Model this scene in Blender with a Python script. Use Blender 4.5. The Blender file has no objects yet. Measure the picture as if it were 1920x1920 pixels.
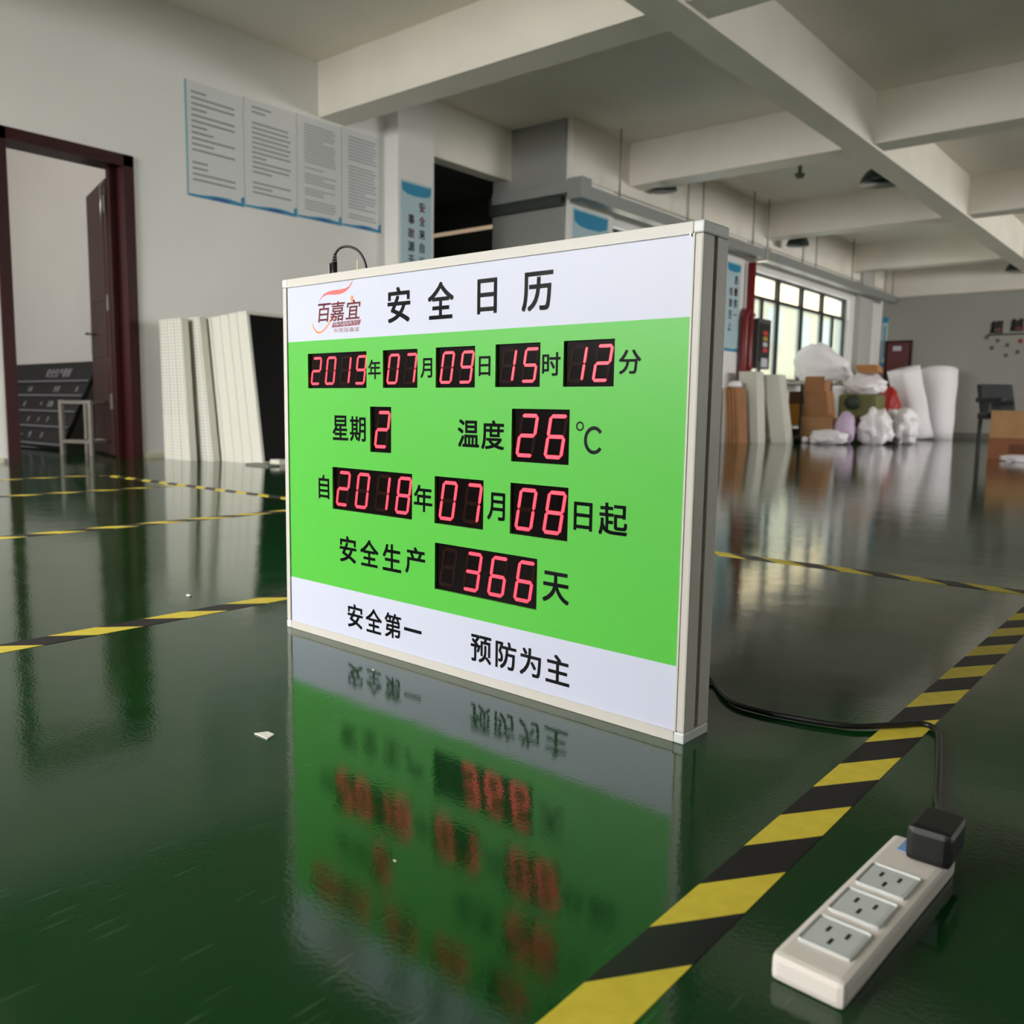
import bpy, bmesh, math, random
from mathutils import Vector, Matrix
random.seed(7)
SC = bpy.context.scene
COL = SC.collection
PI = math.pi

# ------------------------------------------------------------ camera
F_PX, HEAD, PITCH, ROLL, CAM_H = 1637.66, -0.690896, 0.117887, 0.016189, 0.39096
ch, sh = math.cos(HEAD), math.sin(HEAD)
fwd = Vector((sh*math.cos(PITCH), ch*math.cos(PITCH), -math.sin(PITCH)))
right = Vector((ch, -sh, 0)); up = right.cross(fwd)
r2 = math.cos(ROLL)*right + math.sin(ROLL)*up
u2 = -math.sin(ROLL)*right + math.cos(ROLL)*up
cam_d = bpy.data.cameras.new('camera'); cam = bpy.data.objects.new('camera', cam_d); COL.objects.link(cam)
cam.matrix_world = Matrix(((r2.x, u2.x, -fwd.x, 0), (r2.y, u2.y, -fwd.y, 0), (r2.z, u2.z, -fwd.z, CAM_H), (0, 0, 0, 1)))
cam_d.sensor_width = 36; cam_d.lens = F_PX*36/1920; cam_d.clip_start = 0.05; cam_d.clip_end = 200
cam_d.dof.use_dof = True; cam_d.dof.focus_distance = 1.22; cam_d.dof.aperture_fstop = 7.0
SC.camera = cam

# ------------------------------------------------------------ world (overcast daylight), lights, exposure
def lin(c):
    return tuple(((x/255)/12.92 if x/255 <= .04045 else ((x/255+.055)/1.055)**2.4) for x in c) + (1,)
W = bpy.data.worlds.new('world'); SC.world = W; W.use_nodes = True
bg = W.node_tree.nodes['Background']; bg.inputs[0].default_value = (0.93, 0.97, 1.0, 1); bg.inputs[1].default_value = 6.0
SC.view_settings.view_transform = 'Standard'; SC.view_settings.look = 'None'
SC.view_settings.gamma = 1; SC.view_settings.use_curve_mapping = False; SC.view_settings.exposure = 0
SC.cycles.use_denoising = True
SC.cycles.max_bounces = 8; SC.cycles.diffuse_bounces = 5; SC.cycles.glossy_bounces = 4
SC.cycles.caustics_reflective = True; SC.cycles.blur_glossy = 1.0; SC.cycles.caustics_refractive = False
SC.cycles.sample_clamp_indirect = 6

def area(name, loc, target, sx, sy, power, color=(1, 1, 1), spread=180):
    l = bpy.data.lights.new(name, 'AREA'); l.shape = 'RECTANGLE'; l.size = sx; l.size_y = sy
    l.energy = power; l.color = color; l.spread = math.radians(spread)
    o = bpy.data.objects.new(name, l); COL.objects.link(o); o.location = loc
    o.rotation_euler = (Vector(target)-Vector(loc)).to_track_quat('-Z', 'Y').to_euler()
    return o
# daylight entering through the windows of the near wall (behind the camera), of the window wall and of the inner room
area('daylight_near_window', (-3.6, -3.42, 1.75), (-3.6, -.5, 0.0), 4.2, 1.7, 220, (1.0, 0.98, 0.965), 100)
area('right_fill_light', (7.9, 5.0, 1.75), (1, 4.6, 0.1), 2.7, 1.7, 26, (1.0, 0.98, 0.965), 115)  # added fill from an unseen source, lifts the side of the sign
area('right_fill_light', (7.9, 12.9, 1.75), (1, 12.9, 0.2), 5.4, 1.7, 250, (1.0, 0.98, 0.965), 120)  # added fill from an unseen source, brightens the far hall and clutter
for yc, wd in ((9.03, 2.34), (13.16, 3.82)):   # portals: guide the sampling of the sky through the hall windows, they give no light themselves
    o = area('hall_window_portal', (-5.41, yc, 1.575), (0, yc, 1.575), wd, 1.43, 1); o.data.cycles.is_portal = True
area('daylight_inner_room_window', (-8.2, 0.35, 1.6), (-8.2, 4, 1.3), 2.4, 1.5, 42, (1.0, 0.97, 0.94))

# ------------------------------------------------------------ materials
MATS = {}
def mat(name, rgb, rough=.6, metal=0, spec=.5, noise=None, bump=None, emit=None, alpha=None):
    if name in MATS: return MATS[name]
    m = bpy.data.materials.new(name); m.use_nodes = True; nt = m.node_tree; b = nt.nodes['Principled BSDF']
    b.inputs['Base Color'].default_value = lin(rgb); b.inputs['Roughness'].default_value = rough
    b.inputs['Metallic'].default_value = metal; b.inputs['Specular IOR Level'].default_value = spec
    if noise or bump:
        tc = nt.nodes.new('ShaderNodeTexCoord')
        n = nt.nodes.new('ShaderNodeTexNoise'); n.inputs['Scale'].default_value = (noise or bump)[0]; n.inputs['Detail'].default_value = 4
        nt.links.new(tc.outputs['Object'], n.inputs['Vector'])
        if noise:
            r = nt.nodes.new('ShaderNodeValToRGB')
            c = lin(rgb); k = noise[1]
            r.color_ramp.elements[0].position = .3; r.color_ramp.elements[1].position = .7
            r.color_ramp.elements[0].color = (c[0]*(1-k), c[1]*(1-k), c[2]*(1-k), 1)
            r.color_ramp.elements[1].color = (min(1, c[0]*(1+k)), min(1, c[1]*(1+k)), min(1, c[2]*(1+k)), 1)
            nt.links.new(n.outputs['Fac'], r.inputs['Fac']); nt.links.new(r.outputs['Color'], b.inputs['Base Color'])
        if bump:
            bp = nt.nodes.new('ShaderNodeBump'); bp.inputs['Strength'].default_value = bump[1]; bp.inputs['Distance'].default_value = .01
            nt.links.new(n.outputs['Fac'], bp.inputs['Height']); nt.links.new(bp.outputs['Normal'], b.inputs['Normal'])
    if emit:
        b.inputs['Emission Color'].default_value = lin(emit[0]); b.inputs['Emission Strength'].default_value = emit[1]
    MATS[name] = m
    return m

wall_m = mat('white_wall_paint', (232, 229, 225), .7, noise=(1.2, .03), bump=(60, .05))
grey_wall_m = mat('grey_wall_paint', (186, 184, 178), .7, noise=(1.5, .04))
ceil_m = mat('ceiling_paint', (238, 230, 217), .8, noise=(.9, .05))
beam_m = mat('beam_paint', (236, 229, 217), .8, noise=(1.5, .05))
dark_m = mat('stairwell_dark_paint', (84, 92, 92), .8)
alu = mat('powder_coated_aluminium', (190, 185, 177), .42, spec=.4, bump=(400, .02))
alu_cap = mat('corner_cap_plastic', (198, 200, 198), .4)
black_rub = mat('black_rubber', (14, 14, 15), .45)
slot_m = mat('black_slot', (10, 11, 13), .7)
face_white = mat('white_printed_film', (188, 191, 208), .38, spec=.35)
face_green = mat('green_printed_film', (76, 174, 56), .38, spec=.35)
ink = mat('black_ink', (12, 14, 18), .3, spec=.14)
led_black = mat('led_module_black', (10, 5, 5), .25, spec=.05)
led_off = mat('led_segment_off', (32, 14, 8), .3, spec=.05)
led_on = mat('led_segment_lit', (180, 20, 50), .4, emit=((255, 49, 66), 2.6))
led_edge = mat('led_segment_halo', (120, 8, 14), .4, emit=((255, 0, 20), .75))
maroon = mat('maroon_door_wood', (66, 30, 30), .4, spec=.3, noise=(6, .12))
maroon_dk = mat('maroon_frame_wood', (52, 18, 18), .45, spec=.2, noise=(6, .12))
steel = mat('brushed_steel', (190, 188, 182), .35, metal=.8)
galv = mat('galvanised_steel', (150, 152, 148), .5, metal=.35)
card = mat('cardboard', (160, 112, 74), .85, noise=(9, .1))
card_lt = mat('pale_cardboard', (176, 134, 92), .85, noise=(9, .08))
foam_m = mat('white_foam_sheet', (246, 240, 244), .6, bump=(70, .5))
bag_m = mat('milky_plastic_bag', (244, 236, 240), .4, bump=(14, .8))
lilac_m = mat('lilac_plastic_bag', (205, 180, 208), .45, bump=(14, .7))
white_board_m = mat('white_acrylic_board', (208, 206, 194), .45)
yellow_m = mat('amber_plastic', (208, 138, 20), .5)
olive_m = mat('olive_fabric', (110, 108, 66), .8, bump=(20, .5))
dkgreen_m = mat('dark_green_plastic', (40, 54, 34), .6)
red_m = mat('red_plastic', (178, 24, 20), .5)
redpipe_m = mat('red_pipe_paint', (120, 22, 28), .4)
blackpanel = mat('black_panel_gloss', (10, 9, 9), .5, spec=.1)
blackpanel_m = mat('black_panel_matt', (20, 20, 23), .6)
grey_print = mat('grey_print', (120, 120, 128), .6)
pale_print = mat('pale_print', (196, 196, 204), .6)
win_frame = mat('dark_green_window_frame', (34, 42, 40), .45)
chair_m = mat('black_upholstery', (36, 40, 44), .7, bump=(40, .3))
socket_white = mat('white_socket_plastic', (225, 216, 208), .4)
blue_sticker = mat('blue_sticker', (120, 160, 214), .5)
cream = mat('cream_facade', (216, 194, 154), .9, noise=(.6, .05))
lamp_m = mat('dark_green_enamel', (18, 32, 28), .35)
lamp_in = mat('lamp_reflector_inside', (60, 66, 62), .5)
brass_pipe = mat('pale_tube_glow', (214, 196, 168), .35, emit=((205, 178, 148), .6))  # emission put in for brightness, not a known lamp
poster_white = mat('poster_paper', (214, 214, 214), .5)
poster_pale = mat('pale_blue_poster_paper', (176, 200, 208), .5)
cyan_print = mat('cyan_print', (20, 136, 176), .5)
blue_print = mat('blue_print', (24, 76, 150), .5)
navy_print = mat('navy_print', (38, 60, 118), .5)
red_print = mat('red_print', (208, 60, 50), .5)
line_print = mat('grey_line_print', (140, 140, 142), .6)
logo_dk = mat('logo_dark_red', (136, 44, 56), .5)
logo_red = mat('logo_coral', (206, 86, 84), .5)
logo_or = mat('logo_orange', (240, 128, 66), .5)

def floor_mat():
    m = bpy.data.materials.new('green_epoxy_floor'); m.use_nodes = True; nt = m.node_tree; N = nt.nodes; L = nt.links
    b = N['Principled BSDF']; tc = N.new('ShaderNodeTexCoord')
    def noise(scale, det=3, sx=1, sy=1, dist=0):
        mp = N.new('ShaderNodeMapping'); mp.inputs['Scale'].default_value = (sx, sy, 1)
        L.new(tc.outputs['Object'], mp.inputs['Vector'])
        n = N.new('ShaderNodeTexNoise'); n.inputs['Scale'].default_value = scale; n.inputs['Detail'].default_value = det
        n.inputs['Distortion'].default_value = dist
        L.new(mp.outputs['Vector'], n.inputs['Vector']); return n
    def ramp(src, p0, p1, c0, c1):
        r = N.new('ShaderNodeValToRGB'); r.color_ramp.elements[0].position = p0; r.color_ramp.elements[1].position = p1
        r.color_ramp.elements[0].color = c0; r.color_ramp.elements[1].color = c1; L.new(src, r.inputs['Fac']); return r
    g = ramp(noise(1.3, 4).outputs['Fac'], .3, .7, lin((10, 50, 18)), lin((13, 60, 23)))
    # pale worn specks and short scratches in the coating
    vor = N.new('ShaderNodeTexVoronoi'); vor.inputs['Scale'].default_value = 17; L.new(tc.outputs['Object'], vor.inputs['Vector'])
    sp = ramp(vor.outputs['Distance'], .012, .026, (1, 1, 1, 1), (0, 0, 0, 1))
    msk = ramp(noise(3.1, 2).outputs['Fac'], .5, .56, (0, 0, 0, 1), (1, 1, 1, 1))
    mul = N.new('ShaderNodeMath'); mul.operation = 'MULTIPLY'; L.new(sp.outputs[0], mul.inputs[0]); L.new(msk.outputs[0], mul.inputs[1])
    def scratch(rot, off):
        mp = N.new('ShaderNodeMapping'); mp.inputs['Rotation'].default_value = (0, 0, rot); mp.inputs['Scale'].default_value = (60, 4.5, 1)
        mp.inputs['Location'].default_value = (off, off, 0)
        L.new(tc.outputs['Object'], mp.inputs['Vector'])
        v = N.new('ShaderNodeTexVoronoi'); v.inputs['Scale'].default_value = 1.6; L.new(mp.outputs['Vector'], v.inputs['Vector'])
        return ramp(v.outputs['Distance'], .05, .13, (.17, .17, .17, 1), (0, 0, 0, 1))
    add = mul
    for rot, off in ((.4, 0), (-.9, 3.1), (1.7, 7.7)):
        s = scratch(rot, off); a = N.new('ShaderNodeMath'); a.operation = 'MAXIMUM'
        L.new(add.outputs[0], a.inputs[0]); L.new(s.outputs[0], a.inputs[1]); add = a
    mk = ramp(noise(2.3, 2).outputs['Fac'], .46, .56, (0, 0, 0, 1), (1, 1, 1, 1))
    fin = N.new('ShaderNodeMath'); fin.operation = 'MULTIPLY'; L.new(add.outputs[0], fin.inputs[0]); L.new(mk.outputs[0], fin.inputs[1])
    mix = N.new('ShaderNodeMix'); mix.data_type = 'RGBA'; L.new(fin.outputs[0], mix.inputs['Factor'])
    L.new(g.outputs[0], mix.inputs['A']); mix.inputs['B'].default_value = lin((120, 150, 120))
    L.new(mix.outputs['Result'], b.inputs['Base Color'])
    rr = ramp(noise(5, 5, 1, 1, .5).outputs['Fac'], .25, .75, (.05,)*3+(1,), (.10,)*3+(1,))
    L.new(rr.outputs[0], b.inputs['Roughness'])
    b.inputs['IOR'].default_value = 1.47
    n1 = noise(7, 2); n2 = noise(220, 3)
    b1 = N.new('ShaderNodeBump'); b1.inputs['Strength'].default_value = .25; b1.inputs['Distance'].default_value = .0022; L.new(n1.outputs['Fac'], b1.inputs['Height'])
    b2 = N.new('ShaderNodeBump'); b2.inputs['Strength'].default_value = .25; b2.inputs['Distance'].default_value = .00035; L.new(n2.outputs['Fac'], b2.inputs['Height'])
    L.new(b1.outputs[0], b2.inputs['Normal']); L.new(b2.outputs[0], b.inputs['Normal'])
    return m
def tape_mat(name, axis, k, phase):
    """black and yellow diagonal stripes, printed on the tape, pitch 0.166 m"""
    m = bpy.data.materials.new(name); m.use_nodes = True; nt = m.node_tree; N = nt.nodes; L = nt.links; b = N['Principled BSDF']
    tc = N.new('ShaderNodeTexCoord'); sx = N.new('ShaderNodeSeparateXYZ'); L.new(tc.outputs['Object'], sx.inputs[0])
    along, across = (('Y', 'X') if axis == 'y' else ('X', 'Y'))
    a = N.new('ShaderNodeMath'); a.operation = 'MULTIPLY_ADD'; L.new(sx.outputs[across], a.inputs[0]); a.inputs[1].default_value = k; L.new(sx.outputs[along], a.inputs[2])
    c = N.new('ShaderNodeMath'); c.operation = 'ADD'; L.new(a.outputs[0], c.inputs[0]); c.inputs[1].default_value = phase
    d = N.new('ShaderNodeMath'); d.operation = 'DIVIDE'; L.new(c.outputs[0], d.inputs[0]); d.inputs[1].default_value = .1662
    f = N.new('ShaderNodeMath'); f.operation = 'FRACT'; L.new(d.outputs[0], f.inputs[0])
    g = N.new('ShaderNodeMath'); g.operation = 'LESS_THAN'; L.new(f.outputs[0], g.inputs[0]); g.inputs[1].default_value = .485
    n = N.new('ShaderNodeTexNoise'); n.inputs['Scale'].default_value = 60; n.inputs['Detail'].default_value = 5; L.new(tc.outputs['Object'], n.inputs['Vector'])
    y = N.new('ShaderNodeValToRGB'); y.color_ramp.elements[0].color = lin((194, 172, 50)); y.color_ramp.elements[1].color = lin((230, 210, 74)); L.new(n.outputs['Fac'], y.inputs['Fac'])
    mix = N.new('ShaderNodeMix'); mix.data_type = 'RGBA'; L.new(g.outputs[0], mix.inputs['Factor']); mix.inputs['A'].default_value = lin((26, 22, 26)); L.new(y.outputs[0], mix.inputs['B'])
    L.new(mix.outputs['Result'], b.inputs['Base Color']); b.inputs['Roughness'].default_value = .42; b.inputs['Specular IOR Level'].default_value = .25
    return m
def glass_mat(name, tint, frost):
    m = bpy.data.materials.new(name); m.use_nodes = True; nt = m.node_tree; N = nt.nodes; L = nt.links
    for n in list(N):
        if n.type != 'OUTPUT_MATERIAL': N.remove(n)
    out = [n for n in N if n.type == 'OUTPUT_MATERIAL'][0]
    t = N.new('ShaderNodeBsdfTransparent'); t.inputs[0].default_value = tint
    g = N.new('ShaderNodeBsdfGlossy'); g.inputs['Roughness'].default_value = .03
    m1 = N.new('ShaderNodeMixShader'); m1.inputs[0].default_value = .05; L.new(g.outputs[0], m1.inputs[2])
    if frost:
        tr = N.new('ShaderNodeBsdfTranslucent'); tr.inputs[0].default_value = tint
        m2 = N.new('ShaderNodeMixShader'); m2.inputs[0].default_value = frost; L.new(t.outputs[0], m2.inputs[1]); L.new(tr.outputs[0], m2.inputs[2])
        L.new(m2.outputs[0], m1.inputs[1])
    else: L.new(t.outputs[0], m1.inputs[1])
    L.new(m1.outputs[0], out.inputs[0]); return m
floor_m = floor_mat()
clear_glass = glass_mat('clear_glass', (.93, .93, .9, 1), 0)
frost_glass = glass_mat('frosted_glass', (.52, .565, .56, 1), .25)

# ------------------------------------------------------------ mesh helpers
def finish(name, bm, m, parent=None, smooth=False):
    me = bpy.data.meshes.new(name); bmesh.ops.recalc_face_normals(bm, faces=bm.faces); bm.to_mesh(me); bm.free()
    o = bpy.data.objects.new(name, me); COL.objects.link(o)
    for x in (m if isinstance(m, (list, tuple)) else [m]): me.materials.append(x)
    if smooth:
        for p in me.polygons: p.use_smooth = True
    if parent: o.parent = parent
    return o
def bx(bm, x0, x1, y0, y1, z0, z1, bev=0, mi=0, lean=(0, 0)):
    """box; lean shifts the top by (dx, dy)"""
    vs = [bm.verts.new((x+(lean[0] if z == z1 else 0), y+(lean[1] if z == z1 else 0), z)) for x in (x0, x1) for y in (y0, y1) for z in (z0, z1)]
    fs = [bm.faces.new([vs[i] for i in q]) for q in ((0, 1, 3, 2), (4, 6, 7, 5), (0, 4, 5, 1), (2, 3, 7, 6), (0, 2, 6, 4), (1, 5, 7, 3))]
    for f in fs: f.material_index = mi
    if bev:
        es = list({e for f in fs for e in f.edges})
        r = bmesh.ops.bevel(bm, geom=es, offset=bev, segments=2, affect='EDGES', profile=.6)
        for f in r['faces']: f.material_index = mi
def box(name, x0, x1, y0, y1, z0, z1, m, parent=None, bev=0, lean=(0, 0)):
    bm = bmesh.new(); bx(bm, x0, x1, y0, y1, z0, z1, bev, lean=lean); return finish(name, bm, m, parent)
def tube_bm(bm, pts, r, seg=10, cap=True):
    pts = [Vector(p) for p in pts]; rings = []
    n = len(pts); rs = r if isinstance(r, (list, tuple)) else [r]*n
    t0 = (pts[1]-pts[0]).normalized(); ref = Vector((0, 0, 1)) if abs(t0.z) < .9 else Vector((1, 0, 0))
    a = t0.cross(ref).normalized()
    for i, p in enumerate(pts):
        t = ((pts[min(i+1, n-1)]-pts[max(i-1, 0)])).normalized()
        a = (a - a.dot(t)*t).normalized(); b = t.cross(a)
        rings.append([bm.verts.new(p+rs[i]*(math.cos(2*PI*k/seg)*a+math.sin(2*PI*k/seg)*b)) for k in range(seg)])
    for i in range(n-1):
        for k in range(seg): bm.faces.new((rings[i][k], rings[i][(k+1) % seg], rings[i+1][(k+1) % seg], rings[i+1][k]))
    if cap: bm.faces.new(rings[0][::-1]); bm.faces.new(rings[-1])
def tube(name, pts, r, m, parent=None, seg=10, smooth=True):
    bm = bmesh.new(); tube_bm(bm, pts, r, seg); return finish(name, bm, m, parent, smooth)
def spline(pts, sub=8):
    P = [Vector(p) for p in pts]; out = []
    for i in range(len(P)-1):
        p0 = P[max(i-1, 0)]; p1 = P[i]; p2 = P[i+1]; p3 = P[min(i+2, len(P)-1)]
        for k in range(sub):
            t = k/sub
            out.append(.5*((2*p1)+(-p0+p2)*t+(2*p0-5*p1+4*p2-p3)*t*t+(-p0+3*p1-3*p2+p3)*t**3))
    return out+[P[-1]]
def lathe(name, prof, m, parent=None, seg=28, loc=(0, 0, 0)):
    bm = bmesh.new(); rings = []
    for r, z in prof:
        rings.append([bm.verts.new((loc[0]+r*math.cos(2*PI*k/seg), loc[1]+r*math.sin(2*PI*k/seg), loc[2]+z)) for k in range(seg)])
    for i in range(len(prof)-1):
        for k in range(seg): bm.faces.new((rings[i][k], rings[i][(k+1) % seg], rings[i+1][(k+1) % seg], rings[i+1][k]))
    bm.faces.new(rings[0]); bm.faces.new(rings[-1])
    bmesh.ops.remove_doubles(bm, verts=bm.verts, dist=1e-5)
    return finish(name, bm, m, parent, True)
def blob(name, c, s, m, parent=None, amp=.18, seed=0, sub=3, flat=True):
    """a crumpled soft body resting at c.z-s.z"""
    from mathutils import noise as nz
    bm = bmesh.new(); bmesh.ops.create_icosphere(bm, subdivisions=sub, radius=1)
    for v in bm.verts:
        d = v.co.normalized(); k = 1+amp*nz.noise(d*2.1+Vector((seed*3.7, seed, 0)))+amp*.6*nz.noise(d*5.3+Vector((0, seed*2.1, 0)))
        p = Vector((d.x*s[0]*k, d.y*s[1]*k, d.z*s[2]*k))
        if flat: p.z = max(p.z, -s[2]*.82)
        v.co = p
    lo = min(v.co.z for v in bm.verts)
    for v in bm.verts: v.co += Vector((c[0], c[1], c[2]-s[2]-lo))
    return finish(name, bm, m, parent, True)
def empty(name, loc=(0, 0, 0), rz=0):
    o = bpy.data.objects.new(name, None); COL.objects.link(o); o.location = loc; o.rotation_euler = (0, 0, rz); o.empty_display_size = .05
    return o
def tag(o, label, cat, group=None):
    o['label'] = label; o['category'] = cat
    if group: o['group'] = group
    return o
def st(o, label=None):
    o['kind'] = 'structure'
    if label: o['label'] = label
    return o

GL = {}
def glyph(chs, bold=.012):
    """mesh of a piece of writing from Blender's built-in fonts, centred on its bounding box"""
    key = (chs, bold)
    if key in GL: return GL[key]
    cu = bpy.data.curves.new('writing', 'FONT'); cu.body = chs; cu.size = 1; cu.offset = 0; cu.resolution_u = 4; cu.fill_mode = 'FRONT'
    o = bpy.data.objects.new('writing', cu); COL.objects.link(o)
    dg = bpy.context.evaluated_depsgraph_get(); me = bpy.data.meshes.new_from_object(o.evaluated_get(dg))
    bpy.data.objects.remove(o); bpy.data.curves.remove(cu)
    xs = [v.co.x for v in me.vertices]; ys = [v.co.y for v in me.vertices]
    w, h = max(xs)-min(xs), max(ys)-min(ys); cx, cy = (max(xs)+min(xs))/2, (max(ys)+min(ys))/2
    G = ([((v.co.x-cx), (v.co.y-cy)) for v in me.vertices], [tuple(p.vertices) for p in me.polygons], w, h)
    bpy.data.meshes.remove(me); GL[key] = G; return G
def write(name, chs, org, ux, uy, cu, cv, sx, sy, m, parent=None, bold=.012, shear=0, bm=None, mi=0):
    """writing on a plane: org + (cu + x)*ux + (cv + y)*uy"""
    V, Fc, w, h = glyph(chs, bold); own = bm is None
    if own: bm = bmesh.new()
    # heavier weight: copies of the flat glyph shifted by a fraction of the stroke
    sh_ = [(0, 0)] if bold < .006 else [(-bold, -bold), (bold, -bold), (-bold, bold), (bold, bold)]
    for dx, dy in sh_:
        vs = [bm.verts.new(org+ux*(cu+(x+dx)*sx+shear*y*sy)+uy*(cv+(y+dy)*sy)) for x, y in V]
        for f in Fc:
            try: bm.faces.new([vs[i] for i in f]).material_index = mi
            except ValueError: pass
    if not own: return
    me = bpy.data.meshes.new(name); bm.to_mesh(me); bm.free(); me.materials.append(m)
    o = bpy.data.objects.new(name, me); COL.objects.link(o)
    if parent: o.parent = parent
    return o
def poly(name, pts, org, ux, uy, m, parent=None):
    bm = bmesh.new(); bm.faces.new([bm.verts.new(org+ux*a+uy*b) for a, b in pts])
    bmesh.ops.triangulate(bm, faces=bm.faces)
    me = bpy.data.meshes.new(name); bm.to_mesh(me); bm.free(); me.materials.append(m)
    o = bpy.data.objects.new(name, me); COL.objects.link(o)
    if parent: o.parent = parent
    return o
X, Y, Z = Vector((1, 0, 0)), Vector((0, 1, 0)), Vector((0, 0, 1))

# ------------------------------------------------------------ the room
WX = -6.0      # left wall face
VX = -5.2      # window wall face
CZ = 3.15      # ceiling
FY = 16.8      # far wall face
bm = bmesh.new(); bx(bm, VX-.2, 8.2, -3.7, 17.6, -.1, 0); bx(bm, -12, VX-.2, -3.7, 7.7, -.1, 0); st(finish('floor', bm, floor_m))
bm = bmesh.new(); bx(bm, VX-.2, 8.2, -3.7, 17.6, CZ, CZ+.15); bx(bm, -12, VX-.2, -3.7, 7.2, CZ, CZ+.15); st(finish('ceiling', bm, ceil_m))
# left wall with door opening y 2.29..3.09
bm = bmesh.new()
bx(bm, WX-.18, WX, -3.5, 2.25, 0, CZ); bx(bm, WX-.18, WX, 3.10, 5.86, 0, CZ); bx(bm, WX-.18, WX, 2.25, 3.10, 2.06, CZ)
st(finish('wall_left', bm, wall_m))
bm = bmesh.new(); bx(bm, 8, 8.2, -3.5, 3.6, 0, CZ); bx(bm, 8, 8.2, 6.4, 10.1, 0, CZ); bx(bm, 8, 8.2, 15.7, 17.5, 0, CZ)
for a, b in ((3.6, 6.4), (10.1, 15.7)): bx(bm, 8, 8.2, a, b, 0, .85); bx(bm, 8, 8.2, a, b, 2.65, CZ)
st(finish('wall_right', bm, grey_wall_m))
bm = bmesh.new()   # near wall, behind the camera, with two window openings
for x0, x1 in ((-6.2, -5.75), (-1.45, 8.2)): bx(bm, x0, x1, -3.7, -3.5, 0, CZ)
for x0, x1 in ((-5.75, -1.45),): bx(bm, x0, x1, -3.7, -3.5, 0, .85); bx(bm, x0, x1, -3.7, -3.5, 2.65, CZ)
st(finish('wall_near', bm, wall_m))
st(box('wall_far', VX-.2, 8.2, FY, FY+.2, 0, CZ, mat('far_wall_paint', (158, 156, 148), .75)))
bm = bmesh.new()   # window wall, openings y 7.86..10.2 and 11.25..15.07, z .86..2.29
for y0, y1 in ((7.04, 7.86), (10.2, 11.25), (15.07, 17.0)): bx(bm, VX-.22, VX, y0, y1, 0, CZ)
for y0, y1 in ((7.86, 10.2), (11.25, 15.07)): bx(bm, VX-.22, VX, y0, y1, 0, .86); bx(bm, VX-.22, VX, y0, y1, 2.29, CZ)
st(finish('wall_window', bm, wall_m))
# stairwell recess between the left wall and the window wall
st(box('wall_recess_side', -6.1, VX, 6.99, 7.2, 0, CZ, mat('recess_grey_paint', (146, 145, 141), .75)))  # a darker grey than the other grey walls
st(box('recess_shade_band', -6.1, VX+.01, 6.93, 7.0, 2.335, 2.50, mat('lintel_shade_tone', (58, 62, 58), .75)))  # dark box stands in for the shade under the lintel
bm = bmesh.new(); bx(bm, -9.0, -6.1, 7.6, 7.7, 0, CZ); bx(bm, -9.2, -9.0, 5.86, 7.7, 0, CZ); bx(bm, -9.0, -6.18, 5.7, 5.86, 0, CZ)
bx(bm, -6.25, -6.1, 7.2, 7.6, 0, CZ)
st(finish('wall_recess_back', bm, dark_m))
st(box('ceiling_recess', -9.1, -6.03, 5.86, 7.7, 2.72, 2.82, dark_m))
# inner room behind the open door
bm = bmesh.new(); bx(bm, -11.6, WX-.18, 3.62, 3.75, 0, CZ); bx(bm, -11.75, -11.6, -.4, 3.75, 0, CZ); bx(bm, -11.6, WX-.18, -.5, -.38, 0, CZ)
st(finish('wall_inner_room', bm, wall_m))
# ceiling beams, each a piece of the ceiling frame
for yy in (1.3, 4.7, 8.05, 11.45, 14.85):
    st(box('ceiling_beam', WX if yy < 6 else VX, 8, yy, yy+.28, 2.72, CZ+.02, beam_m))
st(box('ceiling_beam', -2.9, -2.66, -3.5, FY, 2.70, CZ+.02, beam_m))
st(box('ceiling_beam', WX-.02, WX+.14, 5.84, 7.04, 2.66, CZ+.02, beam_m))
st(box('ceiling_beam', VX-.02, 8, FY-.22, FY+.02, 2.47, CZ+.02, beam_m))
st(box('ceiling_beam', VX-.02, VX+.06, 7.04, FY, 2.62, CZ+.02, beam_m))
# pillars
p1 = st(box('pillar', WX-.02, -5.83, 5.42, 5.86, 0, CZ, wall_m))
p2 = st(box('pillar', VX-.02, VX+.04, 7.03, 7.80, 0, CZ, wall_m))
p3 = st(box('pillar', VX-.02, VX+.04, 10.15, 10.98, 0, CZ, wall_m))
p4 = st(box('pillar', VX-.02, VX+.10, 15.3, 15.95, 0, CZ, grey_wall_m))
for i, (x0, x1, y0, y1) in enumerate(((WX, WX+.012, 3.10, 5.42), (WX, WX+.012, -3.5, 2.2), (VX, VX+.012, 11.0, 15.2))):
    st(box('baseboard_left' if i < 2 else 'baseboard_window', x0, x1, y0, y1, 0, .03, mat('skirting_paint', (206, 200, 176), .7)))
st(box('baseboard_far', VX, 8, FY-.015, FY, 0, .10, mat('far_skirting', (110, 108, 100), .6)))

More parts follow.
